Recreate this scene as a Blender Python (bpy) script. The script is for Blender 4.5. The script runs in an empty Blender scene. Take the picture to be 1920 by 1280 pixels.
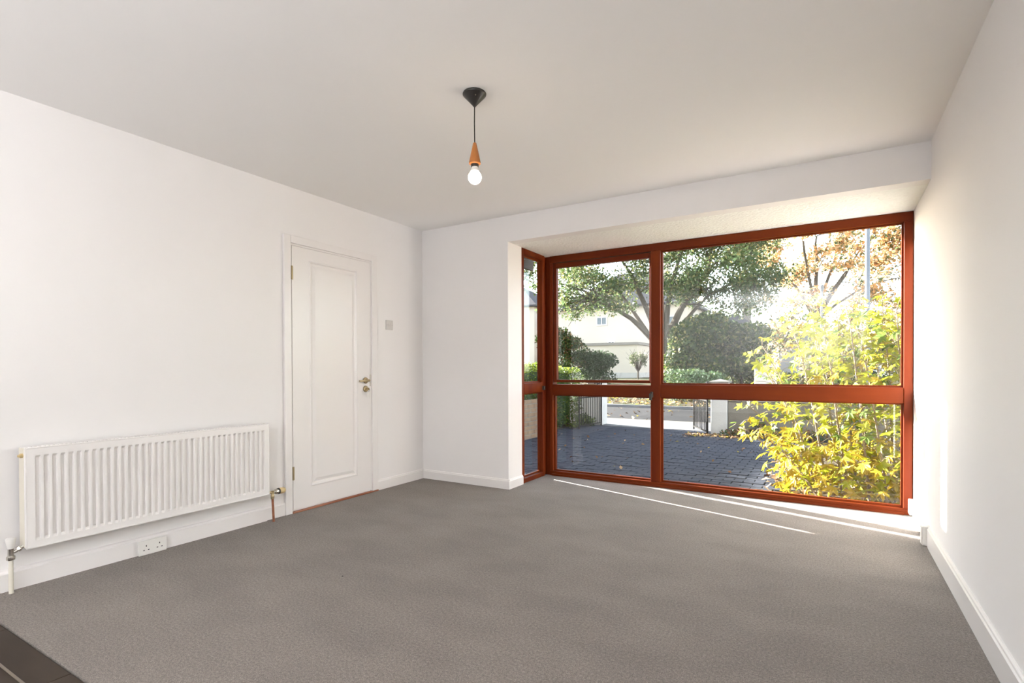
import bpy, bmesh, math, random
import numpy as np
from mathutils import Vector, Matrix
PI = math.pi
S = bpy.context.scene
COL = S.collection

# ------------------------------------------------------------------ camera
def make_camera():
    h, yaw, pit, rol, f, cy = 1.0592, .5414, -.0094, -.0034, 991.05, 700.6
    s, c = math.sin(yaw), math.cos(yaw)
    fw = Vector((-s, c, 0)); rt = Vector((c, s, 0)); up = Vector((0, 0, 1))
    F = fw*math.cos(pit) + up*math.sin(pit); U = up*math.cos(pit) - fw*math.sin(pit)
    R = rt*math.cos(rol) + U*math.sin(rol); U = U*math.cos(rol) - rt*math.sin(rol)
    cam = bpy.data.cameras.new('camera'); o = bpy.data.objects.new('camera', cam); COL.objects.link(o)
    m = Matrix((R, U, -F)).transposed().to_4x4(); m.translation = (0, 0, h); o.matrix_world = m
    cam.sensor_width = 36; cam.lens = f*36/1920; cam.shift_y = (cy-640)/1920
    cam.clip_start = .02; cam.clip_end = 500
    S.camera = o
make_camera()

# ------------------------------------------------------------------ world, sun, lights, exposure
SUN_EL = math.radians(16.4)
SUN_TRAVEL = Vector((.9586*math.cos(SUN_EL), -.2848*math.cos(SUN_EL), -math.sin(SUN_EL)))
W = bpy.data.worlds.new('sky'); S.world = W; W.use_nodes = True
nt = W.node_tree; nt.nodes.clear()
out = nt.nodes.new('ShaderNodeOutputWorld'); bg = nt.nodes.new('ShaderNodeBackground')
sky = nt.nodes.new('ShaderNodeTexSky'); sky.sky_type = 'NISHITA'; sky.sun_disc = False
sky.sun_elevation = SUN_EL
# sky sun_rotation is measured clockwise from +Y
sky.sun_rotation = math.atan2(-SUN_TRAVEL.x, -SUN_TRAVEL.y)
sky.air_density = 1.0; sky.dust_density = 1.0; sky.ozone_density = 1.0
hs = nt.nodes.new('ShaderNodeHueSaturation'); hs.inputs['Saturation'].default_value = .55
nt.links.new(sky.outputs[0], hs.inputs['Color']); nt.links.new(hs.outputs[0], bg.inputs[0])
bg.inputs[1].default_value = 1.1
nt.links.new(bg.outputs[0], out.inputs[0])

def lamp(name, kind, loc, energy, color=(1, 1, 1), aim=None, **kw):
    l = bpy.data.lights.new(name, kind); l.energy = energy; l.color = color
    for k, v in kw.items(): setattr(l, k, v)
    o = bpy.data.objects.new(name, l); COL.objects.link(o); o.location = loc
    if aim is not None: o.rotation_euler = Vector(aim).to_track_quat('-Z', 'Y').to_euler()
    return o
lamp('sun', 'SUN', (-8, 6, 5), 58.0, (1, .96, .91), SUN_TRAVEL, angle=math.radians(.53))
# added fill light behind the camera, bounced off the ceiling and rear wall
lamp('bounce_fill', 'AREA', (-.5, -2.1, 1.15), 176, (.93, .955, 1), (-.22, -.12, 1), shape='RECTANGLE', size=1.8, size_y=1.2)
S.view_settings.view_transform = 'Standard'; S.view_settings.look = 'None'
S.view_settings.gamma = 1; S.view_settings.use_curve_mapping = False
S.view_settings.exposure = 0.42

# ------------------------------------------------------------------ materials
def mat(name, color, rough=.6, metal=0, spec=.5, coat=0, bump=None, vary=None, translucent=0, emit=None, sheen=0):
    """bump=(scale, strength, distance); vary=(scale, color2, lo, hi[, stretch])"""
    m = bpy.data.materials.new(name); m.use_nodes = True; n = m.node_tree; b = n.nodes['Principled BSDF']
    b.inputs['Base Color'].default_value = (*color, 1); b.inputs['Roughness'].default_value = rough
    b.inputs['Metallic'].default_value = metal; b.inputs['Specular IOR Level'].default_value = spec
    b.inputs['Coat Weight'].default_value = coat; b.inputs['Coat Roughness'].default_value = .15
    if sheen: b.inputs['Sheen Weight'].default_value = sheen
    tc = n.nodes.new('ShaderNodeTexCoord'); col = None
    if vary:
        no = n.nodes.new('ShaderNodeTexNoise'); no.inputs['Scale'].default_value = vary[0]; no.inputs['Detail'].default_value = 5
        mp = n.nodes.new('ShaderNodeMapping')
        if len(vary) > 4: mp.inputs['Scale'].default_value = vary[4]
        n.links.new(tc.outputs['Object'], mp.inputs[0]); n.links.new(mp.outputs[0], no.inputs['Vector'])
        mr = n.nodes.new('ShaderNodeMapRange'); mr.inputs[1].default_value = vary[2]; mr.inputs[2].default_value = vary[3]
        n.links.new(no.outputs[0], mr.inputs[0])
        mx = n.nodes.new('ShaderNodeMix'); mx.data_type = 'RGBA'
        mx.inputs[6].default_value = (*color, 1); mx.inputs[7].default_value = (*vary[1], 1)
        n.links.new(mr.outputs[0], mx.inputs[0]); col = mx.outputs[2]
        n.links.new(col, b.inputs['Base Color'])
    if bump:
        no = n.nodes.new('ShaderNodeTexNoise'); no.inputs['Scale'].default_value = bump[0]; no.inputs['Detail'].default_value = 4
        n.links.new(tc.outputs['Object'], no.inputs['Vector'])
        bp = n.nodes.new('ShaderNodeBump'); bp.inputs['Strength'].default_value = bump[1]; bp.inputs['Distance'].default_value = bump[2]
        n.links.new(no.outputs[0], bp.inputs['Height']); n.links.new(bp.outputs[0], b.inputs['Normal'])
    if emit: b.inputs['Emission Color'].default_value = (*emit[0], 1); b.inputs['Emission Strength'].default_value = emit[1]
    if translucent:
        tr = n.nodes.new('ShaderNodeBsdfTranslucent'); tr.inputs[0].default_value = (*color, 1)
        if col: n.links.new(col, tr.inputs[0])
        ms = n.nodes.new('ShaderNodeMixShader'); ms.inputs[0].default_value = translucent
        n.links.new(b.outputs[0], ms.inputs[1]); n.links.new(tr.outputs[0], ms.inputs[2])
        n.links.new(ms.outputs[0], n.nodes['Material Output'].inputs[0])
    return m

M = {}
M['wall'] = mat('white_wall_paint', (.875, .85, .836), .75, bump=(90, .06, .002), vary=(1.2, (.86, .835, .82), .35, .75))
M['ceiling'] = mat('white_ceiling_paint', (.95, .93, .91), .8, bump=(60, .05, .002), vary=(.8, (.93, .91, .89), .4, .8))
M['soffit'] = mat('textured_ceiling_coat', (.92, .92, .89), .85, bump=(45, 1, .010), vary=(30, (.88, .87, .84), .5, .8))
M['gloss'] = mat('white_gloss_paint', (.85, .82, .80), .28, bump=(25, .04, .002))
M['rad'] = mat('white_radiator_enamel', (.84, .81, .785), .3)
M['radedge'] = mat('cream_radiator_edge', (.76, .71, .60), .4)
M['pvc'] = mat('white_plastic', (.80, .78, .74), .35)
M['switch'] = mat('off_white_plastic', (.66, .63, .60), .35)
M['dark'] = mat('dark_slot', (.02, .02, .02), .6)
M['black'] = mat('black_plastic', (.018, .015, .012), .35)
M['wood'] = mat('varnished_mahogany', (.18, .033, .005), .45, spec=.12, coat=.0, vary=(6, (.10, .012, .003), .3, .75, (1, 1, .12)), bump=(60, .1, .001))
M['wood_h'] = mat('varnished_mahogany_rail', (.17, .031, .004), .45, spec=.12, coat=.0, vary=(6, (.095, .011, .003), .3, .75, (.12, 1, 1)), bump=(60, .1, .001))
M['teak'] = mat('orange_turned_wood', (.50, .19, .045), .4, vary=(40, (.40, .13, .03), .3, .7, (1, 1, .1)))
M['brass'] = mat('aged_brass', (.42, .34, .20), .32, metal=1)
M['chrome'] = mat('nickel_plate', (.60, .57, .52), .25, metal=1)
M['catch'] = mat('dull_dark_metal', (.045, .042, .038), .5, metal=.3)
M['copper'] = mat('tarnished_copper', (.42, .17, .09), .45, metal=.7, vary=(30, (.25, .10, .06), .4, .7))
M['cream'] = mat('yellowed_plastic', (.62, .47, .24), .4)
M['paintpipe'] = mat('painted_pipe', (.74, .70, .60), .4)
M['thresh'] = mat('reddish_threshold_wood', (.30, .105, .05), .4, vary=(12, (.42, .20, .12), .4, .7, (1, .1, 1)))
M['tile'] = mat('dark_brown_plank', (.034, .023, .016), .5, spec=.15, vary=(8, (.058, .043, .032), .3, .8, (.3, 1, 1)))
M['strip'] = mat('satin_metal_strip', (.20, .165, .13), .5, metal=.3)
M['brick'] = mat('buff_brick', (.55, .36, .22), .9, vary=(9, (.42, .25, .15), .3, .7), bump=(60, .4, .004))
M['mortar'] = mat('pale_mortar', (.42, .38, .32), .95)
M['render'] = mat('white_masonry_paint', (.62, .60, .57), .85, bump=(30, .4, .01), vary=(3, (.42, .40, .37), .5, .8))
M['oldrender'] = mat('weathered_render', (.42, .38, .32), .9, bump=(30, .5, .01), vary=(2.5, (.27, .24, .20), .45, .7))
M['paver'] = mat('blue_grey_paver', (.095, .105, .135), .8, bump=(70, .5, .004), vary=(4, (.065, .072, .095), .35, .7))
M['paver2'] = mat('dark_grey_paver', (.070, .080, .105), .8, bump=(70, .5, .004), vary=(4, (.10, .11, .14), .4, .7))
M['joint'] = mat('dark_joint_sand', (.025, .027, .032), .95)
M['concrete'] = mat('pale_concrete', (.33, .33, .34), .9, vary=(2, (.26, .26, .27), .4, .7), bump=(40, .3, .005))
M['asphalt'] = mat('worn_asphalt', (.040, .040, .044), .9, vary=(1.2, (.06, .058, .06), .4, .7), bump=(60, .4, .006))
M['grass'] = mat('autumn_verge_grass', (.07, .09, .03), .95, vary=(1.6, (.11, .08, .045), .42, .62), bump=(30, .6, .02))
M['soil'] = mat('garden_soil', (.10, .08, .055), 1, vary=(6, (.20, .15, .08), .4, .7), bump=(30, .8, .02))
M['iron'] = mat('black_wrought_iron', (.03, .028, .027), .5)
M['bark'] = mat('grey_brown_bark', (.17, .145, .11), .9, bump=(20, .8, .03), vary=(5, (.10, .085, .065), .35, .7, (1, 1, .2)))
M['stem'] = mat('tan_sapling_stem', (.42, .31, .17), .7, vary=(9, (.28, .19, .10), .4, .7))
M['twig'] = mat('brown_twig', (.13, .09, .06), .9)
def leafm(n, c, c2, t=.45, r=.55): return mat(n, c, r, vary=(2.2, c2, .35, .7), translucent=t, spec=.15)
M['lf_yg'] = leafm('yellow_green_leaf', (.52, .58, .02), (.66, .64, .04), .5, .45)
M['lf_gold'] = leafm('golden_leaf', (.74, .50, .03), (.70, .58, .06), .5, .45)
M['lf_green'] = leafm('fresh_green_leaf', (.20, .33, .06), (.32, .42, .08), .45, .45)
M['lf_maple'] = leafm('muted_green_leaf', (.105, .175, .075), (.17, .22, .08))
M['lf_maple2'] = leafm('olive_yellow_leaf', (.36, .33, .13), (.28, .28, .11))
M['lf_orange'] = leafm('orange_autumn_leaf', (.66, .34, .12), (.62, .40, .18), .5)
M['lf_peach'] = leafm('pale_peach_leaf', (.68, .44, .22), (.60, .42, .25), .5)
M['lf_dark'] = leafm('dark_evergreen_leaf', (.030, .070, .018), (.055, .10, .025), .25)
M['lf_dark2'] = leafm('mid_evergreen_leaf', (.12, .19, .035), (.09, .15, .03), .3)
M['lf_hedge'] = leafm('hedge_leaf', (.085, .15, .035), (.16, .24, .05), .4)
M['lf_hedge2'] = leafm('yellow_hedge_leaf', (.34, .42, .06), (.26, .36, .05), .4)
M['lf_blue'] = leafm('blue_green_leaf', (.12, .21, .10), (.17, .26, .12), .3)
M['lf_brown'] = mat('fallen_brown_leaf', (.30, .15, .07), .9, vary=(5, (.45, .28, .12), .4, .7))
M['lf_haze'] = leafm('tan_winter_twig_leaf', (.42, .36, .28), (.34, .33, .22), .4)
M['housewall'] = mat('cream_render_wall', (.76, .69, .60), .9, bump=(10, .2, .01), vary=(.3, (.72, .64, .54), .4, .7))
M['bluewall'] = mat('pale_grey_render', (.60, .60, .62), .9)
M['roof'] = mat('grey_roof_tile', (.14, .14, .15), .8, vary=(3, (.20, .19, .19), .4, .7))
M['roofline'] = mat('grey_felt_cap', (.24, .22, .20), .8)
M['winglass'] = mat('house_window_glass', (.10, .13, .16), .1)
M['lamp_grey'] = mat('galvanised_lamp_post', (.36, .39, .44), .6, metal=.2)
M['car'] = mat('white_van_paint', (.78, .78, .78), .25, coat=.4)
M['tyre'] = mat('black_tyre', (.02, .02, .02), .8)
M['board'] = mat('weathered_timber_board', (.20, .13, .08), .8, vary=(6, (.13, .085, .05), .3, .7, (1, 1, .1)))
M['fascia'] = mat('dark_brown_eave', (.05, .032, .022), .7)
M['bulb'] = mat('lit_frosted_bulb', (1, .95, .85), .4, emit=((1, .80, .55), 26))
M['bulbneck'] = mat('bulb_neck', (.85, .82, .78), .4)

def dim(names, k):
    # plain albedo of outdoor things (they stand in open daylight)
    for nme in names:
        for nd in M[nme].node_tree.nodes:
            for soc in nd.inputs:
                if soc.type == 'RGBA' and not soc.is_linked and soc.name in ('Base Color', 'Color', 'A', 'B') and nd.type in ('BSDF_PRINCIPLED', 'MIX', 'BSDF_TRANSLUCENT'):
                    c = soc.default_value; soc.default_value = (c[0]*k, c[1]*k, c[2]*k, 1)
dim(['lf_yg', 'lf_gold', 'lf_green', 'stem'], .46)
dim(['lf_maple', 'lf_maple2',  'lf_hedge', 'lf_hedge2', 'lf_blue', 'lf_brown', 'lf_haze', 'bark', 'grass', 'soil', 'asphalt', 'concrete', 'roof', 'bluewall', 'twig'], .44)
dim(['lf_orange', 'lf_peach'], .85)
dim(['lf_maple', 'lf_maple2', 'bark'], 1.35)
dim(['lf_dark', 'lf_dark2'], .48)
dim(['concrete'], .8); dim(['asphalt'], .7)
dim(['housewall'], .72)
dim(['paver', 'paver2', 'brick', 'mortar', 'render', 'oldrender', 'iron', 'lamp_grey'], .40)
dim(['render'], 1.8)
M['iron'].node_tree.nodes['Principled BSDF'].inputs['Specular IOR Level'].default_value = .05
for k_ in ('asphalt', 'grass', 'soil', 'concrete', 'paver', 'paver2', 'housewall', 'bluewall', 'roof', 'roofline', 'render', 'oldrender', 'joint', 'lf_brown', 'bark'):
    M[k_].node_tree.nodes['Principled BSDF'].inputs['Specular IOR Level'].default_value = .08

def carpet_mat():
    m = bpy.data.materials.new('grey_brown_carpet'); m.use_nodes = True; n = m.node_tree; b = n.nodes['Principled BSDF']
    b.inputs['Roughness'].default_value = 1; b.inputs['Specular IOR Level'].default_value = .1; b.inputs['Sheen Weight'].default_value = .15
    tc = n.nodes.new('ShaderNodeTexCoord')
    def noise(s, d, map_=None):
        x = n.nodes.new('ShaderNodeTexNoise'); x.inputs['Scale'].default_value = s; x.inputs['Detail'].default_value = d
        if map_:
            mp = n.nodes.new('ShaderNodeMapping'); mp.inputs['Scale'].default_value = map_; n.links.new(tc.outputs['Object'], mp.inputs[0]); n.links.new(mp.outputs[0], x.inputs['Vector'])
        else: n.links.new(tc.outputs['Object'], x.inputs['Vector'])
        return x
    fine = noise(260, 3); big = noise(2.4, 5, (1, 1.6, 1))
    def rng(x, a, b_, c, d):
        r = n.nodes.new('ShaderNodeMapRange'); 
        for i, v in enumerate((a, b_, c, d)): r.inputs[i+1].default_value = v
        n.links.new(x.outputs[0], r.inputs[0]); return r
    mid = noise(100, 3)
    f = rng(fine, .3, .7, .62, 1.38); g = rng(big, .35, .68, .91, 1.09); k = rng(mid, .3, .7, .76, 1.24)
    mu = n.nodes.new('ShaderNodeMath'); mu.operation = 'MULTIPLY'; n.links.new(f.outputs[0], mu.inputs[0]); n.links.new(g.outputs[0], mu.inputs[1])
    mu2 = n.nodes.new('ShaderNodeMath'); mu2.operation = 'MULTIPLY'; n.links.new(mu.outputs[0], mu2.inputs[0]); n.links.new(k.outputs[0], mu2.inputs[1])
    vm = n.nodes.new('ShaderNodeVectorMath'); vm.operation = 'SCALE'; vm.inputs[0].default_value = (.225, .194, .170)
    n.links.new(mu2.outputs[0], vm.inputs['Scale']); n.links.new(vm.outputs[0], b.inputs['Base Color'])
    bp = n.nodes.new('ShaderNodeBump'); bp.inputs['Strength'].default_value = .8; bp.inputs['Distance'].default_value = .005
    n.links.new(fine.outputs[0], bp.inputs['Height']); n.links.new(bp.outputs[0], b.inputs['Normal'])
    return m
M['carpet'] = carpet_mat()

def glass_mat(name, dust=.05):
    m = bpy.data.materials.new(name); m.use_nodes = True; n = m.node_tree
    n.nodes.clear(); o = n.nodes.new('ShaderNodeOutputMaterial')
    t = n.nodes.new('ShaderNodeBsdfTransparent'); t.inputs[0].default_value = (.96, .97, .965, 1)
    g = n.nodes.new('ShaderNodeBsdfGlossy'); g.inputs['Roughness'].default_value = .0; g.inputs[0].default_value = (1, 1, 1, 1)
    # Schlick reflectance from |cos| of the view angle, the same for both faces of the thin pane
    ge = n.nodes.new('ShaderNodeNewGeometry'); dt = n.nodes.new('ShaderNodeVectorMath'); dt.operation = 'DOT_PRODUCT'
    n.links.new(ge.outputs['Incoming'], dt.inputs[0]); n.links.new(ge.outputs['Normal'], dt.inputs[1])
    def mth(op, a, b=None):
        k = n.nodes.new('ShaderNodeMath'); k.operation = op
        for i, v in enumerate((a, b)):
            if v is None: continue
            if isinstance(v, (int, float)): k.inputs[i].default_value = v
            else: n.links.new(v, k.inputs[i])
        return k.outputs[0]
    c_ = mth('SUBTRACT', 1.0, mth('ABSOLUTE', dt.outputs['Value'])); f_ = mth('ADD', mth('MULTIPLY', mth('POWER', c_, 5.0), .9), .035)
    mx = n.nodes.new('ShaderNodeMixShader'); n.links.new(f_, mx.inputs[0]); n.links.new(t.outputs[0], mx.inputs[1]); n.links.new(g.outputs[0], mx.inputs[2])
    d = n.nodes.new('ShaderNodeBsdfDiffuse'); d.inputs[0].default_value = (.8, .8, .8, 1)
    tc = n.nodes.new('ShaderNodeTexCoord'); mp = n.nodes.new('ShaderNodeMapping'); mp.inputs['Scale'].default_value = (3.5, 3.5, 1.0)
    no = n.nodes.new('ShaderNodeTexNoise'); no.inputs['Scale'].default_value = 2.2; no.inputs['Detail'].default_value = 6; no.inputs['Distortion'].default_value = 1.0
    n.links.new(tc.outputs['Object'], mp.inputs[0]); n.links.new(mp.outputs[0], no.inputs['Vector'])
    r = n.nodes.new('ShaderNodeMapRange'); r.inputs[1].default_value = .42; r.inputs[2].default_value = .78; r.inputs[3].default_value = dust*.25; r.inputs[4].default_value = dust
    n.links.new(no.outputs[0], r.inputs[0])
    m2 = n.nodes.new('ShaderNodeMixShader'); n.links.new(r.outputs[0], m2.inputs[0]); n.links.new(mx.outputs[0], m2.inputs[1]); n.links.new(d.outputs[0], m2.inputs[2])
    n.links.new(m2.outputs[0], o.inputs[0]); return m
M['glass'] = glass_mat('dusty_window_glass', .006)

# ------------------------------------------------------------------ helpers
def tag(o, label=None, cat=None, group=None, kind=None):
    if label: o['label'] = label
    if cat: o['category'] = cat
    if group: o['group'] = group
    if kind: o['kind'] = kind
    return o
def empty(name, loc, rz=0, **kw):
    o = bpy.data.objects.new(name, None); COL.objects.link(o); o.location = loc; o.rotation_euler.z = rz
    o.empty_display_size = .1
    return tag(o, **kw)
def obj(name, bm, m, parent=None, smooth=False, **kw):
    """link a bmesh (in world coordinates, or in the parent's when local=True) as one mesh object"""
    local = kw.pop('local', False)
    me = bpy.data.meshes.new(name)
    if isinstance(bm, bmesh.types.BMesh):
        bmesh.ops.recalc_face_normals(bm, faces=bm.faces); bm.to_mesh(me); bm.free()
    else:
        me.from_pydata(*bm)
    for x in (m if isinstance(m, (list, tuple)) else [m]): me.materials.append(M[x])
    if smooth:
        me.polygons.foreach_set('use_smooth', [True]*len(me.polygons))
        try: me.set_sharp_from_angle(angle=math.radians(40))
        except Exception: pass
    o = bpy.data.objects.new(name, me); COL.objects.link(o)
    if parent is not None:
        o.parent = parent
        if not local: me.transform(world_of(parent).inverted())
    return tag(o, **kw)
def world_of(o):
    m = Matrix.LocRotScale(o.location, o.rotation_euler, o.scale)
    return world_of(o.parent) @ m if o.parent else m
def NB(): return bmesh.new()
def box(bm, x0, x1, y0, y1, z0, z1, bev=0, seg=1):
    r = bmesh.ops.create_cube(bm, size=1); vs = r['verts']
    for v in vs:
        v.co = Vector(((x0+x1)/2 + v.co.x*(x1-x0), (y0+y1)/2 + v.co.y*(y1-y0), (z0+z1)/2 + v.co.z*(z1-z0)))
    if bev:
        es = list({e for v in vs for e in v.link_edges})
        bmesh.ops.bevel(bm, geom=es, offset=bev, segments=seg, profile=.5, affect='EDGES')
    return bm
def B(*a, **k): return box(NB(), *a, **k)
def frame_of(d):
    d = Vector(d).normalized(); a = Vector((0, 0, 1)) if abs(d.z) < .9 else Vector((1, 0, 0))
    u = d.cross(a).normalized(); return u, d.cross(u).normalized()
def tube(bm, pts, rad, n=8, cap=True):
    pts = [Vector(p) for p in pts]; rings = []
    if not isinstance(rad, (list, tuple)): rad = [rad]*len(pts)
    u, v = frame_of(pts[1]-pts[0])
    for i, p in enumerate(pts):
        d = (pts[min(i+1, len(pts)-1)] - pts[max(i-1, 0)]).normalized()
        u = (u - d*u.dot(d)).normalized(); v = d.cross(u)
        rings.append([bm.verts.new(p + (u*math.cos(2*PI*k/n) + v*math.sin(2*PI*k/n))*rad[i]) for k in range(n)])
    for a, b in zip(rings, rings[1:]):
        for k in range(n): bm.faces.new((a[k], a[(k+1) % n], b[(k+1) % n], b[k]))
    if cap: bm.faces.new(rings[0]); bm.faces.new(rings[-1])
    return bm
def lathe(bm, c, axis, prof, n=24):
    """prof = [(t, r)] along the axis from c"""
    c = Vector(c); d = Vector(axis).normalized()
    return _lathe(bm, c, d, prof, n)
def _lathe(bm, c, d, prof, n):
    u, v = frame_of(d); rings = []
    for t, r in prof:
        if r < 1e-5: rings.append([bm.verts.new(c+d*t)])
        else: rings.append([bm.verts.new(c + d*t + (u*math.cos(2*PI*k/n)+v*math.sin(2*PI*k/n))*r) for k in range(n)])
    for a, b in zip(rings, rings[1:]):
        if len(a) == 1 and len(b) == 1: continue
        for k in range(n):
            if len(a) == 1: bm.faces.new((a[0], b[(k+1) % n], b[k]))
            elif len(b) == 1: bm.faces.new((a[k], a[(k+1) % n], b[0]))
            else: bm.faces.new((a[k], a[(k+1) % n], b[(k+1) % n], b[k]))
    if len(rings[0]) > 1: bm.faces.new(rings[0][::-1])
    if len(rings[-1]) > 1: bm.faces.new(rings[-1])
    return bm
def copy_as(o, loc=None, rot=None, scale=None, parent=None):
    c = o.copy(); COL.objects.link(c); c.parent = parent if parent is not None else o.parent
    if loc is not None: c.location = loc
    if rot is not None: c.rotation_euler = rot
    if scale is not None: c.scale = scale
    return c

# ------------------------------------------------------------------ dimensions
XL, XR, YB, YW, XO, YS = -3.40, .511, 3.967, 4.70, -2.424, 4.206
H, ZS = 2.40, 2.174
YR = -4.0            # far end of the room behind the camera
GZ = -.15            # ground outside

# ------------------------------------------------------------------ room shell
def struct(name, bm, m, **k): return obj(name, bm, m, kind='structure', **k)
# floor: carpet
carpet = NB()
box(carpet, XL, XR, .786, YB, -.04, 0); box(carpet, XO, XR, YB, YW+.02, -.04, 0)
bmesh.ops.remove_doubles(carpet, verts=carpet.verts, dist=1e-5)
struct('floor', carpet, 'carpet')
# brown plank floor of the kitchen end, planks picked out near the carpet edge
fl = struct('floor_kitchen', B(XL, XR, YR, .786, -.045, -.012), 'joint')
plank_me = None
y = .783; row = 0
random.seed(4)
while y > YR+.02:
    wv = .108
    near = row < 8
    if near:
        x = XL - random.uniform(0, .5)
        while x < XR:
            x1 = x + .62; a, b = max(x, XL)+.0012, min(x1, XR)-.0012
            if b-a > .02: obj('plank', B(a, b, y-wv+.0015, y-.0015, -.02, -.003 + random.uniform(-.0006, .0006), bev=.0012), 'tile', fl)
            x = x1
    y -= wv; row += 1
rest = NB(); 
while_y = .783 - 8*.108
while while_y > YR+.1:
    for k in range(6): box(rest, XL+.01+k*.65, XL+k*.65+.648, while_y-.106, while_y-.002, -.02, -.003)
    while_y -= .108
obj('planks', rest, 'tile', fl, kind='stuff')
struct('threshold_strip', B(XL, XR, .668, .676, -.01, .0005, bev=.001), 'strip')
struct('ceiling', B(XL-.1, XR+.1, YR-.1, YB+.12, H, H+.15), 'ceiling')
struct('wall_left', B(XL-.15, XL, YR-.1, YB+.28, -.3, H+.2), 'wall')
wr = NB(); box(wr, XR, XR+.15, YR-.1, YW+.16, -.3, H+.2)
struct('wall_right', wr, 'wall')
wb = NB(); box(wb, XL, XO, YB, YB+.265, -.3, H+.2)
box(wb, XO, XR, YB, YB+.11, ZS, H+.2)
struct('wall_back', wb, 'wall')
struct('ceiling_bay', B(XO-.02, XR, YB+.11, YW+.14, ZS, ZS+.10), 'soffit')
# outer leaf of the house front and the flat roof over the bay
hf = NB(); box(hf, -9, XO-.06, YB+.27, YB+.36, -.3, 5.4); box(hf, XO-.06, 3.5, YB+.12, YB+.30, ZS+.22, 5.4); box(hf, XR+.16, 3.5, YB+.1, YB+.36, -.3, ZS+.22)
struct('house_front', hf, 'render')
br = NB(); box(br, XO-.66, XR+.5, YB+.37, YW+.30, ZS+.105, ZS+.21)
box(br, XO-.36, XO-.33, YB+.37, YW+.34, ZS-.055, ZS+.104)
struct('bay_roof', br, 'fascia')
# rear wall behind the camera, with a glazed door added to let in daylight
rw = NB(); box(rw, XL, -.65, YR-.12, YR, -.05, H); box(rw, .25, XR, YR-.12, YR, -.05, H); box(rw, -.65, .25, YR-.12, YR, 2.05, H)
struct('wall_rear', rw, 'wall')
w3 = empty('added_rear_door', (-.2, YR, 0), kind='structure')
for x in (-.65, .15): obj('stile', B(x, x+.10, YR-.1, YR-.04, 0, 2.05), 'gloss', w3)
obj('rail', B(-.55, .15, YR-.1, YR-.04, 0, .9), 'gloss', w3)
obj('pane', B(-.55, .15, YR-.075, YR-.07, .9, 2.05), 'glass', w3)

# baseboards (each a moulded board: flat face, small step, bevelled top)
def skirting(name, p0, p1, nrm, h, t, m='gloss'):
    p0, p1, nrm = Vector(p0), Vector(p1), Vector(nrm)
    prof = [(0, 0), (t, 0), (t, h-.016), (t*.72, h-.011), (t*.62, h-.004), (t*.3, h), (0, h)]
    bm = NB(); a = [bm.verts.new(p0 + nrm*d + Vector((0, 0, z))) for d, z in prof]; b = [bm.verts.new(p1 + nrm*d + Vector((0, 0, z))) for d, z in prof]
    for k in range(len(prof)): bm.faces.new((a[k], a[(k+1) % len(prof)], b[(k+1) % len(prof)], b[k]))
    bm.faces.new(a); bm.faces.new(b[::-1])
    return struct(name, bm, m)
skirting('baseboard_left', (XL, YR, 0), (XL, 2.28, 0), (1, 0, 0), .100, .024)
skirting('baseboard_left', (XL, 2.28, 0), (XL, 2.431, 0), (1, 0, 0), .098, .012)
skirting('baseboard_left', (XL, 3.346, 0), (XL, YB, 0), (1, 0, 0), .090, .016)
skirting('baseboard_back', (XL, YB, 0), (XO+.016, YB, 0), (0, -1, 0), .086, .016)
skirting('baseboard_back', (XO, YB, 0), (XO, YS-.003, 0), (1, 0, 0), .086, .016)
skirting('baseboard_right', (XR, YR, 0), (XR, 3.93, 0), (-1, 0, 0), .120, .018)

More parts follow.
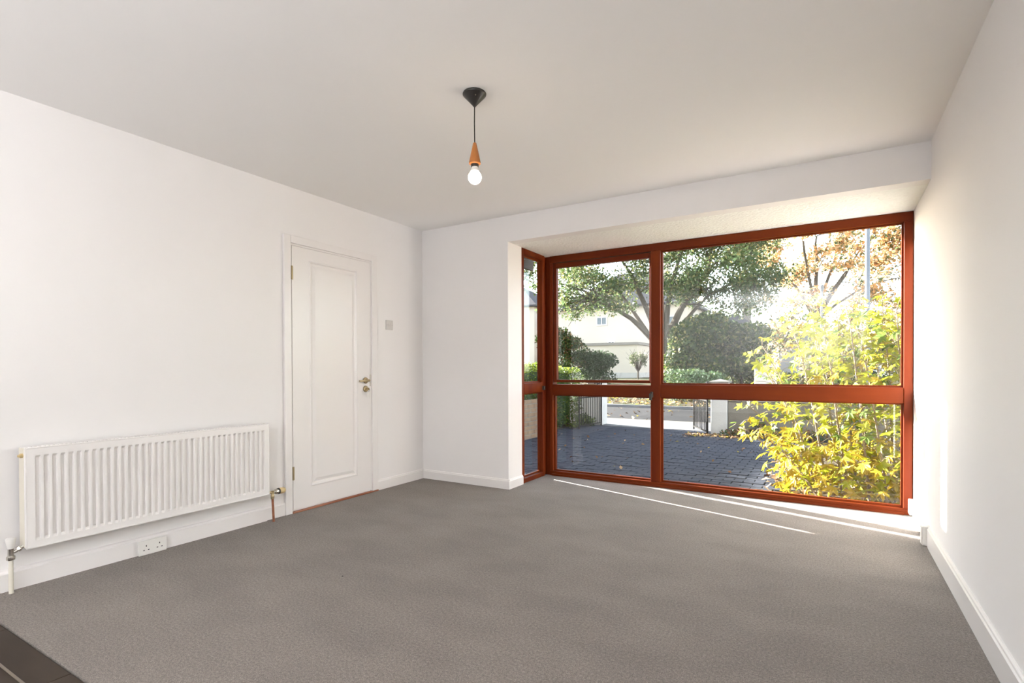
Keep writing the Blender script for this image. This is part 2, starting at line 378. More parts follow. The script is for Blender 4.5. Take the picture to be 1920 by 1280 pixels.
# ------------------------------------------------------------------ bay windows
def win_front():
    w = empty('window_1', ((XO+XR)/2, YW, 0), kind='structure')
    y0, y1 = YW, YW+.10
    def P(n, a, b, c, d, e, f, m='wood', bev=.004): return obj(n, B(a, b, c, d, e, f, bev=bev, seg=2), m, w)
    P('head_rail', XO+.035, .508, y0, y1, 2.105, ZS-.002, 'wood_h')
    P('sill_rail', XO+.035, .508, y0, y1+.02, 0, .045, 'wood_h')
    P('sill_bead', XO+.06, .46, y0-.012, y0+.002, .0, .020, 'wood_h', .003)
    P('post', .455, .508, y0-.006, y1, .045, 2.105)
    P('post', XO+.035, XO+.068, y0, y1, .045, 2.105)
    P('mullion', -1.375, -1.289, y0-.006, y1, .045, 2.105)
    P('transom', XO+.068, -1.375, y0, y1, .800, .905, 'wood_h')
    P('transom', -1.289, .455, y0, y1, .800, .915, 'wood_h')
    # inner stop beads of the fixed lights
    for (a, b, c, d) in ((XO+.068, -1.375, .045, .80), (-1.289, .455, .045, .80), (-1.289, .455, .915, 2.105)):
        yb0, yb1 = y0+.034, y0+.060
        bm = NB()
        box(bm, a, b, yb0, yb1, c, c+.014); box(bm, a, b, yb0, yb1, d-.010, d)
        box(bm, a, a+.012, yb0, yb1, c+.014, d-.010); box(bm, b-.012, b, yb0, yb1, c+.014, d-.010)
        obj('glazing_bead', bm, 'wood_h', w)
        obj('pane', B(a+.003, b-.003, yb1, yb1+.005, c+.003, d-.003), 'glass', w)
    # opening sash, upper left
    s = empty('sash', (0, 0, 0)); s.parent = w; s.location = Vector((-1.85, y0+.02, 1.5)) - w.location
    a, b, c, d = XO+.074, -1.381, .925, 2.099
    ys0, ys1 = y0+.014, y0+.062
    def Q(n, *q, m='wood'): return obj(n, B(*q, bev=.003, seg=2), m, s)
    Q('stile', a, a+.030, ys0, ys1, c, d); Q('stile', b-.012, b, ys0, ys1, c, d)
    Q('rail', a+.030, b-.012, ys0, ys1, d-.046, d, m='wood_h'); Q('rail', a+.030, b-.012, ys0, ys1, c, c+.026, m='wood_h')
    obj('pane', B(a+.027, b-.009, ys0+.030, ys0+.035, c+.023, d-.043), 'glass', s)
    obj('stay', B(-2.02, -1.90, y0+.002, y0+.013, .906, .914, bev=.002), 'brass', w)
    # catch on the mullion at the transom
    k = B(-1.372, -1.352, y0-.030, y0-.002, .800, .850, bev=.003); box(k, -1.380, -1.355, y0-.040, y0-.026, .775, .835, bev=.003)
    obj('catch', k, 'catch', w, label='dark metal window catch')
win_front()
def win_side():
    w = empty('window_2', (XO, (YS+YW)/2, 0), kind='structure')
    x0, x1 = XO-.06, XO+.004
    def P(n, *q, m='wood', bev=.004): return obj(n, B(*q, bev=bev, seg=2), m, w)
    P('post', x0, x1, YS, YS+.040, 0, ZS-.002)
    P('post', x0, x1, 4.612, 4.655, 0, ZS-.002)
    P('corner_post', x0-.02, XO-.012, 4.655, YW+.10, 0, ZS-.002)
    P('corner_post', XO-.012, XO+.033, YW+.012, YW+.10, 0, ZS-.002)
    P('head_rail', x0, x1, YS+.04, 4.612, 2.118, ZS-.002, m='wood_h')
    P('sill_rail', x0, x1, YS+.04, 4.612, 0, .045, m='wood_h')
    P('transom', x0+.006, x1, YS+.04, 4.612, .828, .925, m='wood_h')
    for c, d in ((.045, .828), (.925, 2.118)):
        bm = NB(); xb = x0+.012
        box(bm, xb, xb+.02, YS+.04, YS+.058, c, d); box(bm, xb, xb+.02, 4.607, 4.612, c, d)
        box(bm, xb, xb+.02, YS+.058, 4.607, c, c+.014); box(bm, xb, xb+.02, YS+.058, 4.607, d-.010, d)
        obj('glazing_bead', bm, 'wood', w)
        obj('pane', B(xb-.006, xb-.001, YS+.043, 4.609, c+.003, d-.003), 'glass', w)
    k = B(x1-.002, x1+.026, 4.597, 4.620, .850, .890, bev=.003)
    obj('catch', k, 'catch', w, label='dark metal window catch')
win_side()

# ------------------------------------------------------------------ door
def door():
    d = empty('door_1', (XL, 2.885, 0), kind='structure')
    y0, y1, zt = 2.502, 3.268, 1.972
    arch = NB()
    # architrave: three moulded boards
    obj('architrave', B(XL, XL+.022, 2.431, 2.488, 0, 2.045, bev=.004, seg=2), 'gloss', d)
    obj('architrave', B(XL, XL+.022, 3.283, 3.346, 0, 2.045, bev=.004, seg=2), 'gloss', d)
    obj('architrave', B(XL, XL+.022, 2.488, 3.283, 1.988, 2.045, bev=.004, seg=2), 'gloss', d)
    obj('door_lining', B(XL-.001, XL+.008, 2.486, 2.499, 0, 1.99), 'gloss', d)
    obj('door_lining', B(XL-.001, XL+.008, 3.271, 3.285, 0, 1.99), 'gloss', d)
    obj('door_lining', B(XL-.001, XL+.008, 2.499, 3.271, 1.975, 1.99), 'gloss', d)
    obj('threshold', B(XL, XL+.030, 2.488, 3.345, 0, .012, bev=.003), 'thresh', d)
    # leaf with one long moulded panel
    bm = NB(); x = XL+.010; th = .01
    loops = []
    py0, py1, pz0, pz1 = 2.652, 3.128, .170, 1.884
    def ring(dy, dx):
        return [bm.verts.new((x+dx, py0+dy, pz0+dy)), bm.verts.new((x+dx, py1-dy, pz0+dy)), bm.verts.new((x+dx, py1-dy, pz1-dy)), bm.verts.new((x+dx, py0+dy, pz1-dy))]
    outer = [bm.verts.new((x, a, b)) for a, b in ((y0, .022), (y1, .022), (y1, zt), (y0, zt))]
    back = [bm.verts.new((XL+.001, a, b)) for a, b in ((y0, .022), (y1, .022), (y1, zt), (y0, zt))]
    rs = [outer, ring(0, 0), ring(.005, .004), ring(.011, .004), ring(.018, -.006), ring(.030, -.008), ring(.052, -.001), ring(.056, 0)]
    for a, b in zip(rs, rs[1:]):
        for k in range(4): bm.faces.new((a[k], a[(k+1) % 4], b[(k+1) % 4], b[k]))
    bm.faces.new(rs[-1])
    for k in range(4): bm.faces.new((back[k], back[(k+1) % 4], outer[(k+1) % 4], outer[k]))
    bm.faces.new(back[::-1])
    leaf = obj('door_leaf', bm, 'gloss', d)
    for a, b in ((1.722, 1.822), (.244, .342)):
        h = B(XL+.008, XL+.0125, 2.494, 2.512, a, b, bev=.001); tube(h, [(XL+.014, 2.4995, a), (XL+.014, 2.4995, b)], .0055, 10)
        obj('hinge', h, 'brass', d)
    # lever handle on a round rose, keyed cylinder below
    ex = XL+.0115
    hd = obj('door_handle', lathe(NB(), (ex, 3.214, .965), (1, 0, 0), [(0, .026), (.006, .026), (.009, .022), (.010, .013), (.034, .011), (.040, .0105)], 28), 'brass', d, smooth=True)
    lv = NB(); tube(lv, [(ex+.040, 3.228, .965), (ex+.046, 3.214, .965), (ex+.046, 3.175, .964), (ex+.044, 3.135, .962), (ex+.038, 3.112, .962)], [.006, .010, .0085, .0075, .007], 10)
    obj('lever', lv, 'brass', hd, smooth=True)
    obj('lock_rose', lathe(NB(), (ex, 3.214, .893), (1, 0, 0), [(0, .026), (.005, .026), (.009, .021), (.009, .012), (.013, .012)], 28), 'brass', d, smooth=True)
    obj('latch_plate', B(XL+.006, XL+.0115, 3.262, 3.272, .915, 1.015), 'chrome', d)
door()
key = empty('key', (XL+.024, 3.214, .893)); tag(key, 'brass key standing in the lock under the lever of the white door', 'key')
kb = NB(); tube(kb, [(XL+.0245, 3.214, .893), (XL+.040, 3.214, .893)], .003, 8); _lathe(kb, Vector((XL+.047, 3.2125, .893)), Vector((0, 1, 0)), [(0, .0105), (.003, .0105)], 16)
obj('bow', kb, 'brass', key)
rg = NB(); pts = [(XL+.050, 3.214+.011*math.sin(a), .884+.012*math.cos(a)) for a in np.linspace(0, 2*PI, 17)]
tube(rg, pts, .0011, 6, cap=False); obj('ring', rg, 'chrome', key)
for dy, dz in ((-.012, 0), (.014, -.004)):
    obj('tag', B(XL+.047, XL+.050, 3.214+dy-.006, 3.214+dy+.006, .822+dz, .868+dz, bev=.001), 'pvc', key)

# ------------------------------------------------------------------ radiator
def radiator():
    y0, y1, z0, z1 = .965, 2.245, .205, .685
    xf = -3.30
    r = empty('radiator', (-3.35, (y0+y1)/2, z0)); tag(r, 'long white panel radiator with vertical ribs under the blank left wall', 'radiator')
    ys, zs = [(y0, 0), (y0+.012, 0)], [(z0, 0), (z0+.03, 0), (z0+.042, 1), (z1-.050, 1), (z1-.038, 0), (z1, 0)]
    n = 37; p = (y1-.022 - (y0+.034))/n
    for k in range(n):
        a = y0+.034 + k*p
        ys += [(a, 0), (a+.0035, 1), (a+p-.0145, 1), (a+p-.011, 0)]
    ys += [(y1-.012, 0), (y1, 0)]
    bm = NB(); g = [[bm.verts.new((xf - (.011 if (i and j) else 0), yy, zz)) for zz, j in zs] for yy, i in ys]
    for i in range(len(ys)-1):
        for j in range(len(zs)-1): bm.faces.new((g[i][j], g[i+1][j], g[i+1][j+1], g[i][j+1]))
    o = obj('front_panel', bm, 'rad', r)
    o.modifiers.new('solid', 'SOLIDIFY').thickness = -.0015
    # rolled edge frame round the panel
    e = NB(); box(e, xf-.012, xf+.0015, y0, y1, z0-.006, z0+.004, bev=.002); box(e, xf-.012, xf+.0015, y0, y1, z1-.004, z1+.003, bev=.002)
    box(e, xf-.012, xf+.0015, y0-.004, y0+.004, z0, z1, bev=.002); box(e, xf-.012, xf+.0015, y1-.004, y1+.004, z0, z1, bev=.002)
    obj('edge_frame', e, 'rad', r)
    obj('rear_panel', B(XL+.022, XL+.030, y0+.01, y1-.01, z0+.01, z1-.01), 'rad', r)
    for a, b in ((y0-.003, y0-.001), (y1+.001, y1+.003)): obj('side_cover', B(XL+.026, xf-.012, a-.001, b+.001, z0+.004, z1), 'radedge', r)
    # convector fins and top grille
    f = NB()
    for k in range(62):
        yy = y0+.02+k*(y1-y0-.04)/61; box(f, XL+.034, xf-.016, yy-.0006, yy+.0006, z0+.05, z1-.04)
    obj('convector_fins', f, 'rad', r, kind='stuff')
    t = NB(); box(t, xf-.020, xf-.010, y0, y1, z1-.006, z1+.001); box(t, XL+.026, XL+.036, y0, y1, z1-.006, z1+.001)
    k = y0+.006
    while k < y1-.01: box(t, XL+.036, xf-.020, k, k+.008, z1-.005, z1-.001); k += .0175
    obj('top_grille', t, 'rad', r)
    # bleed plug upper left
    obj('bleed_plug', lathe(NB(), (-3.325, y0-.004, z1-.035), (0, -1, 0), [(0, .011), (.010, .011), (.012, .007), (.018, .006)], 12), 'cream', r)
    for yy in (y0+.2, y1-.2): obj('bracket', B(XL+.001, XL+.024, yy-.015, yy+.015, z0+.05, z1-.08), 'radedge', r)
radiator()
def valve_left():
    c = (-3.335, .917)
    v = empty('radiator_valve', (c[0], c[1], 0)); tag(v, 'white-topped manual valve on a white pipe at the left end of the radiator', 'valve')
    obj('pipe', tube(NB(), [(*c, 0), (*c, .165)], .0095, 14), 'paintpipe', v, smooth=True)
    b = lathe(NB(), (*c, .160), (0, 0, 1), [(0, .016), (.006, .0175), (.016, .0165), (.020, .012), (.052, .011), (.055, .012)], 16)
    obj('body', b, 'chrome', v, smooth=True)
    a = NB(); tube(a, [(c[0], c[1]+.008, .192), (-3.33, .932, .196), (-3.33, .962, .214)], [.007, .008, .008], 12); _lathe(a, Vector((-3.33, .940, .203)), Vector((0, .86, .5)), [(0, .013), (.010, .014), (.014, .011)], 6)
    obj('tail', a, 'chrome', v)
    obj('cap', lathe(NB(), (*c, .213), (0, 0, 1), [(0, .012), (.006, .014), (.040, .0195), (.048, .0195), (.050, .017)], 20), 'pvc', v, smooth=True)
valve_left()
def valve_right():
    c = (-3.325, 2.287)
    v = empty('radiator_valve', (c[0], c[1], 0)); tag(v, 'thermostatic valve with a cream head on a bare copper pipe beside the door', 'valve')
    obj('pipe', tube(NB(), [(c[0]+.003, c[1]+.006, 0), (c[0], c[1], .165), (c[0], c[1], .18)], .0080, 14), 'copper', v, smooth=True)
    b = lathe(NB(), (c[0], c[1], .160), (0, 0, 1), [(0, .011), (.012, .0125), (.024, .0125), (.028, .010), (.052, .012), (.056, .008)], 14)
    tube(b, [(c[0], c[1], .204), (c[0]-.004, 2.245, .214)], .008, 10)
    obj('body', b, 'brass', v, smooth=True)
    obj('collar', lathe(NB(), (c[0], c[1]+.006, .205), (0, 1, 0), [(0, .010), (.014, .012), (.016, .018), (.034, .019)], 18), 'chrome', v, smooth=True)
    obj('grip_ring', lathe(NB(), (c[0], c[1]+.040, .205), (0, 1, 0), [(0, .021), (.010, .022), (.013, .020)], 18), 'black', v)
    obj('head', lathe(NB(), (c[0], c[1]+.053, .205), (0, 1, 0), [(0, .020), (.006, .022), (.034, .021), (.042, .016), (.045, .008)], 20), 'cream', v, smooth=True)
valve_right()

# ------------------------------------------------------------------ sockets, switch
def socket_left():
    s = empty('wall_socket', (XL+.024, 1.54, 0)); tag(s, 'white double power socket on the skirting below the radiator', 'socket')
    obj('back_box', B(XL+.0245, XL+.040, 1.470, 1.612, .003, .081, bev=.003), 'pvc', s)
    obj('faceplate', B(XL+.040, XL+.048, 1.466, 1.614, .001, .084, bev=.003, seg=2), 'pvc', s)
    x = XL+.0481
    for yc in (1.505, 1.575):
        for dy, dz, w, h in ((0, .0530, .004, .008), (-.012, .030, .0065, .0038), (.012, .030, .0065, .0038)):
            obj('pin_hole', B(x-.001, x+.0004, yc+dy-w/2*1.2, yc+dy+w/2*1.2, dz-h/2*1.2, dz+h/2*1.2), 'dark', s)
socket_left()
def switch():
    s = empty('light_switch', (XL, 3.508, 1.455)); tag(s, 'white two-gang light switch on the wall right of the door', 'switch')
    obj('faceplate', B(XL, XL+.009, 3.465, 3.551, 1.413, 1.499, bev=.003, seg=2), 'switch', s)
    for yc in (3.494, 3.522):
        r = NB(); vs = [(XL+.0085, yc-.006, 1.444), (XL+.0085, yc+.006, 1.444), (XL+.0085, yc+.006, 1.468), (XL+.0085, yc-.006, 1.468), (XL+.0105, yc-.006, 1.446), (XL+.0105, yc+.006, 1.446), (XL+.0145, yc+.006, 1.467), (XL+.0145, yc-.006, 1.467)]
        v = [r.verts.new(p) for p in vs]
        for f in ((0, 1, 5, 4), (1, 2, 6, 5), (2, 3, 7, 6), (3, 0, 4, 7), (4, 5, 6, 7), (3, 2, 1, 0)): r.faces.new([v[i] for i in f])
        obj('rocker', r, 'switch', s)
    for yc in (3.475, 3.541): obj('screw', lathe(NB(), (XL+.0088, yc, 1.456), (1, 0, 0), [(0, .003), (.0012, .0026)], 10), 'chrome', s)
switch()
def phone_box():
    s = empty('telephone_socket', (XR-.02, 4.60, 0)); tag(s, 'small white telephone socket box low in the corner by the window post', 'socket')
    obj('box', B(XR-.034, XR, 4.575, 4.655, .030, .130, bev=.006, seg=2), 'pvc', s)
    obj('cable', tube(NB(), [(XR-.012, 4.60, .035), (XR-.010, 4.595, .006), (XR-.010, 4.3, .005), (XR-.010, 3.99, .006)], .003, 6), 'pvc', s)
phone_box()
def trunking():
    s = empty('cable_box', (XR-.02, 3.97, 0)); tag(s, 'narrow white cable box at the window end of the right skirting', 'box')
    obj('box', B(XR-.040, XR, 3.932, 3.985, .002, .118, bev=.005, seg=2), 'pvc', s)
    obj('lid', B(XR-.044, XR-.0395, 3.936, 3.981, .008, .112, bev=.002), 'pvc', s)
trunking()
tag(obj('carpet_fleck', lathe(NB(), (-2.138, 1.863, .000), (0, 0, 1), [(0, .005), (.002, .004), (.003, .001)], 7), 'dark'), 'tiny dark crumb lying on the open grey carpet', 'crumb')

# ------------------------------------------------------------------ pendant lamp
def pendant():
    cx, cy = -1.484, 2.123
    p = empty('pendant_lamp', (cx, cy, H)); tag(p, 'bare-bulb pendant with black conical ceiling rose and orange wooden lampholder', 'lamp')
    obj('ceiling_rose', lathe(NB(), (cx, cy, H), (0, 0, -1), [(0, .055), (.004, .0575), (.008, .057), (.012, .054), (.063, .007), (.067, .005)], 36), 'black', p, smooth=True)
    obj('screw', lathe(NB(), (cx+.026, cy-.030, H-.026), (.3, -.4, -.7), [(0, .003), (.003, .0025)], 8), 'chrome', p)
    obj('cord', tube(NB(), [(cx, cy, H-.064), (cx-.001, cy-.001, 2.26), (cx, cy, 2.155)], .0028, 8), 'black', p, smooth=True)
    obj('lampholder', lathe(NB(), (cx, cy, 2.160), (0, 0, -1), [(0, .005), (.003, .0085), (.096, .0285), (.102, .0285), (.105, .025)], 30), 'teak', p, smooth=True)
    obj('socket_collar', lathe(NB(), (cx, cy, 2.059), (0, 0, -1), [(0, .0195), (.016, .0185), (.017, .015)], 24), 'black', p, smooth=True)
    obj('bulb_neck', lathe(NB(), (cx, cy, 2.043), (0, 0, -1), [(0, .015), (.012, .0165), (.022, .021)], 24), 'bulbneck', p, smooth=True)
    R = .0325; zc = .0300
    prof = [(0, .019)] + [(zc - R*math.cos(a), R*math.sin(a)) for a in np.linspace(.75, PI, 14)]
    prof[-1] = (zc+R, 0)
    obj('bulb', lathe(NB(), (cx, cy, 2.022), (0, 0, -1), prof, 28), 'bulb', p, smooth=True, label='glowing frosted round bulb')
pendant()

# ------------------------------------------------------------------ outside: ground
def grid(x0, x1, y0, y1, nx, ny, zf):
    v = [(x0+(x1-x0)*i/nx, y0+(y1-y0)*j/ny, zf(x0+(x1-x0)*i/nx, y0+(y1-y0)*j/ny)) for j in range(ny+1) for i in range(nx+1)]
    f = [(j*(nx+1)+i, j*(nx+1)+i+1, (j+1)*(nx+1)+i+1, (j+1)*(nx+1)+i) for j in range(ny) for i in range(nx)]
    return (v, [], f)
def ter(x, y):
    t = min(1, max(0, (y-17)/17)); return -.13 + .57*t*t*(3-2*t) + .03*math.sin(x*.9+y*.5)
drive = struct('driveway', B(-4.6, 1.6, 4.2, 10.62, -.30, GZ-.014), 'joint')
struct('footpath', B(-30, 30, 10.62, 12.15, -.30, GZ), 'concrete')
kb_ = struct('kerb', B(-30, 30, 12.15, 12.28, -.30, GZ+.002), 'oldrender')
struct('road', B(-40, 40, 12.28, 16.75, -.30, GZ-.06), 'asphalt')
struct('kerb', B(-40, 40, 16.75, 16.88, -.30, GZ+.02), 'concrete')
struct('verge', grid(-60, 60, 16.88, 110, 60, 60, ter), 'grass', smooth=True)
struct('garden_soil', grid(-.35, 6, 4.86, 9.8, 16, 16, lambda x, y: GZ+.005+.02*math.sin(x*5)*math.cos(y*4)), 'soil')
struct('side_ground', B(-12, -4.6, 4.3, 10.62, -.30, GZ-.01), 'soil')
struct('front_ground', B(1.6, 12, 4.2, 10.62, -.30, GZ-.01), 'soil')
# driveway pavers
def pavers():
    random.seed(11)
    L, Wd, g = .205, .105, .006
    spots = []
    j = 0; y = 4.88
    while y < 10.55:
        x = -4.58 - (j % 2)*L/2
        while x < 1.5:
            if not (x > -.45 and y < 9.8): spots.append((x+L/2, y+Wd/2))
            x += L
        y += Wd; j += 1
    vis = sorted([s for s in spots if -.52 < s[0]/s[1] < -.02 and s[1] > 5.65], key=lambda s: s[1])[:300]
    vs = set(vis)
    def one(bm, cx, cy, cz, a, tx):
        w, d, b = (L-g)/2, (Wd-g)/2, .006
        c, s = math.cos(a), math.sin(a)
        def V(x, y, z): return bm.verts.new((cx + x*c - y*s, cy + x*s + y*c, cz+z + tx*x))
        lo = [V(-w, -d, -.02), V(w, -d, -.02), V(w, d, -.02), V(-w, d, -.02)]
        mi = [V(-w, -d, -b*.6), V(w, -d, -b*.6), V(w, d, -b*.6), V(-w, d, -b*.6)]
        hi = [V(-w+b, -d+b, 0), V(w-b, -d+b, 0), V(w-b, d-b, 0), V(-w+b, d-b, 0)]
        for p, q in ((lo, mi), (mi, hi)):
            for k in range(4): bm.faces.new((p[k], p[(k+1) % 4], q[(k+1) % 4], q[k]))
        bm.faces.new(hi)
    protos = []
    for mk in ('paver', 'paver2'):
        bm = NB(); one(bm, 0, 0, 0, 0, 0); protos.append(obj('paver', bm, mk, drive, local=True))
    used = [False, False]
    for (x, y) in vis:
        i = random.random() < .35
        o = protos[i] if not used[i] else copy_as(protos[i]); used[i] = True
        o.location = (x, y, GZ+random.uniform(-.004, .004))
        o.rotation_euler = (random.uniform(-.012, .012), random.uniform(-.012, .012), random.uniform(-.012, .012))
    bm = NB()
    for s in spots:
        if s in vs: continue
        one(bm, s[0], s[1], GZ+random.uniform(-.003, .003), random.uniform(-.01, .01), random.uniform(-.01, .01))
    obj('paving', bm, 'paver', drive, kind='stuff')
pavers()

# ------------------------------------------------------------------ leaves
def leafcloud(name, pts, size, mats, weights, parent=None, seed=1, flat=0.0, aspect=.62, **kw):
    """pts (n,3) array -> one mesh of small folded leaf quads"""
    rs = np.random.RandomState(seed); n = len(pts); pts = np.asarray(pts, float)
    d = rs.normal(size=(n, 3)); d[:, 2] *= (1-flat*.6); d /= np.linalg.norm(d, axis=1)[:, None]
    a = rs.normal(size=(n, 3)); a[:, 2] += flat*3
    s = np.cross(a, d); s /= np.linalg.norm(s, axis=1)[:, None]+1e-9
    nn = np.cross(d, s)
    L = size*rs.uniform(.6, 1.25, n)[:, None]
    fold = nn*L*.12
    v = np.stack([pts - d*L*.5, pts + s*L*aspect*.5 + fold, pts + d*L*.5, pts - s*L*aspect*.5 + fold], 1).reshape(-1, 3)
    me = bpy.data.meshes.new(name); me.vertices.add(4*n); me.vertices.foreach_set('co', v.ravel())
    me.loops.add(4*n); me.loops.foreach_set('vertex_index', np.arange(4*n, dtype=np.int32))
    me.polygons.add(n); me.polygons.foreach_set('loop_start', np.arange(0, 4*n, 4, dtype=np.int32))
    try: me.polygons.foreach_set('loop_total', np.full(n, 4, dtype=np.int32))
    except Exception: pass
    for m_ in mats: me.materials.append(M[m_])
    me.polygons.foreach_set('material_index', rs.choice(len(mats), n, p=np.array(weights)/sum(weights)).astype(np.int32))
    me.update(calc_edges=True); me.validate()
    o = bpy.data.objects.new(name, me); COL.objects.link(o)
    if parent is not None: o.parent = parent; me.transform(world_of(parent).inverted())
    return tag(o, **kw)
def blob_points(clusters, n, seed, hollow=.45):
    rs = np.random.RandomState(seed); w = np.array([c[1][0]*c[1][1]*c[1][2] for c in clusters])**.75; w /= w.sum()
    idx = rs.choice(len(clusters), n, p=w); d = rs.normal(size=(n, 3)); d /= np.linalg.norm(d, axis=1)[:, None]
    r = rs.uniform(hollow, 1, n)[:, None]
    C = np.array([c[0] for c in clusters]); R = np.array([c[1] for c in clusters])
    return C[idx] + d*r*R[idx]

def limb(bm, p0, p1, r0, r1, seed, wob=.12, n=6):
    rs = random.Random(seed); p0, p1 = Vector(p0), Vector(p1); L = (p1-p0).length
    pts, rad = [], []
    off = Vector((0, 0, 0))
    for i in range(n+1):
        t = i/n
        if 0 < i: off = off + Vector((rs.uniform(-1, 1), rs.uniform(-1, 1), rs.uniform(-.6, .6)))*wob*L/n*.8
        pts.append(p0.lerp(p1, t) + off + Vector((0, 0, L*.10*math.sin(PI*t)))); rad.append(r0 + (r1-r0)*t)
    tube(bm, pts, rad, 8 if r0 > .05 else 5)
    return pts
def tree(name, label, base, trunk_top, limbs, clusters, n, size, mats, wts, r0, group=None, seed=1, twigs=10, cat='tree', hollow=.3, flat=.0):
    t = empty(name, base); tag(t, label, cat, group)
    tb = NB(); pts = limb(tb, base, trunk_top, r0, r0*.72, seed, .06)
    obj('trunk', tb, 'bark', t, smooth=True); top = pts[-1]
    rs = random.Random(seed+5); tw = NB()
    cs = [Vector(c[0]) for c in clusters]
    for i, (p1, r) in enumerate(limbs):
        bb = NB(); pp = limb(bb, top - Vector((0, 0, .15)), p1, r, r*.3, seed*31+i, .16, 8)
        obj('branch', bb, 'bark', t, smooth=True)
        for c in cs:
            q = min(pp[2:], key=lambda a: (a-c).length)
            if (q-c).length < 4.5 and min(range(len(limbs)), key=lambda k: (Vector(limbs[k][0])-c).length) == i:
                limb(tw, q, c, r*.24, .012, rs.randint(0, 9999), .2, 5)
                for _ in range(2): limb(tw, q.lerp(c, .5), c + Vector((rs.uniform(-1, 1), rs.uniform(-1, 1), rs.uniform(-.6, .8))), r*.1+.006, .008, rs.randint(0, 9999), .2, 4)
    obj('twigs', tw, 'bark', t, smooth=True, kind='stuff')
    leafcloud('foliage', blob_points(clusters, n, seed, hollow), size, mats, wts, t, seed, flat, kind='stuff')
    return t

# broad green maple across the road
def rc(seed, n, x, y, z, r, keep=lambda *a: True):
    rs = random.Random(seed); o = []
    while len(o) < n:
        c = (rs.uniform(*x), rs.uniform(*y), rs.uniform(*z))
        if keep(*c): o.append((c, (rs.uniform(*r), rs.uniform(*r), rs.uniform(*r)*.6)))
    return o
maple_top = (-7.05, 26.1, 2.05)
mc = rc(3, 96, (-12.4, -1.8), (22.5, 28), (4.4, 11.5), (.95, 1.6), lambda x, y, z: z > 4.6 + .0*x and ((x+7)/5.6)**2 + ((z-7)/5)**2 < 1)
mc += rc(8, 24, (-11.6, -8.2), (21.8, 24.5), (3.5, 5.4), (.5, .9))
mc += rc(12, 26, (-6.6, -2.0), (25.5, 28), (4.0, 7.2), (.6, 1.0))
mc += rc(10, 8, (-12.9, -11.6), (21, 22.6), (3.6, 7), (.5, .8))
mc += rc(9, 14, (-5.0, -2.2), (26, 28), (3.4, 5.2), (.5, .85))
tree('maple_tree', 'broad green maple with spreading grey limbs across the road, its trunk behind the mullion', (-7.15, 26.05, .02), maple_top,
     [((-9.3, 23.4, 4.3), .17), ((-8.3, 24.2, 6.4), .17), ((-7.2, 25.6, 8.6), .18), ((-5.2, 27.0, 5.6), .22), ((-3.6, 27.6, 5.4), .13), ((-5.6, 26.0, 8.4), .15), ((-10.8, 23.6, 6.4), .11)],
     mc, 56000, .15, ['lf_maple', 'lf_maple2', 'lf_dark2'], [.62, .2, .18], .27, seed=7, hollow=.15)
# orange autumn tree to the right
oc = rc(21, 34, (-4.6, 4.8), (34.5, 39), (5.2, 12.5), (.8, 1.5), lambda x, y, z: ((x-.2)/5)**2 + ((z-8.5)/4.6)**2 < 1)
oc2 = rc(22, 14, (-4.6, 1.0), (31, 34), (6.2, 9.8), (.7, 1.1)) + rc(23, 14, (-3.5, 5.2), (36, 39.5), (3.4, 6.2), (.5, .9))
tree('autumn_tree', 'orange-leaved autumn tree with thin open branches behind the sapling', (-.68, 36.9, .4), (-.70, 36.95, 4.0),
     [((-.8, 36.9, 8.8), .15), ((1.8, 38.0, 7.6), .12), ((.9, 37.6, 9.2), .11), ((-2.8, 36.2, 7.8), .12), ((3.4, 38.8, 6.3), .09), ((-1.8, 35.5, 10.4), .10), ((2.6, 37.5, 9.6), .09)],
     oc+oc2, 15000, .22, ['lf_orange', 'lf_peach', 'lf_maple2', 'lf_maple'], [.42, .30, .16, .12], .20, seed=13, hollow=.1)
def shrub(name, label, base, clusters, n, size, mats, wts, group=None, seed=1, hollow=.55, stems=6, cat='shrub', h=1.0):
    t = empty(name, base); tag(t, label, cat, group)
    sb = NB(); rs = random.Random(seed)
    for i in range(stems):
        c = clusters[i % len(clusters)][0]
        limb(sb, (base[0]+rs.uniform(-.15, .15), base[1]+rs.uniform(-.15, .15), base[2]), c, .03, .01, seed+i, .15, 4)
    obj('stems', sb, 'twig', t, kind='stuff')
    leafcloud('foliage', blob_points(clusters, n, seed, hollow), size, mats, wts, t, seed, kind='stuff')
    return t
shrub('evergreen_tree', 'dense dark evergreen right of the maple trunk', (-4.6, 22.3, -.05), rc(31, 24, (-5.15, -4.1), (21.8, 23.2), (.5, 2.9), (.7, .95)), 22000, .16, ['lf_dark', 'lf_dark2', 'lf_maple2'], [.52, .32, .16], seed=31, cat='tree')  # olive-yellow leaves are mixed in as sunlit flecks put into the colour
shrub('evergreen_tree', 'rounded olive green evergreen left of the grey-roofed house', (-3.1, 23.6, -.05), rc(32, 22, (-3.9, -2.5), (23.2, 24.4), (.6, 2.7), (.7, .9)), 16000, .16, ['lf_dark', 'lf_dark2', 'lf_maple2'], [.45, .38, .17], seed=32, cat='tree')
shrub('verge_shrub', 'low blue-green shrub in front of the dark evergreen', (-4.6, 19.6, -.08), rc(33, 7, (-5.2, -3.4), (19.2, 20.2), (.15, .85), (.4, .6)), 2600, .10, ['lf_blue', 'lf_hedge'], [.7, .3], seed=33)
shrub('laurel_bush', 'large dark bush left of the garage, its top reddish', (-12.0, 25.6, .1), rc(34, 18, (-13.6, -11.4), (25, 26.6), (.7, 2.9), (.7, .95)), 9000, .13, ['lf_dark', 'lf_dark2', 'lf_brown'], [.62, .26, .12], seed=34)
shrub('laurel_bush', 'dark rounded bush against the cream garage wall', (-10.5, 26.8, .1), rc(35, 14, (-11.5, -9.9), (26, 27.6), (.6, 1.75), (.65, .9)), 7500, .12, ['lf_dark', 'lf_blue'], [.75, .25], seed=35)
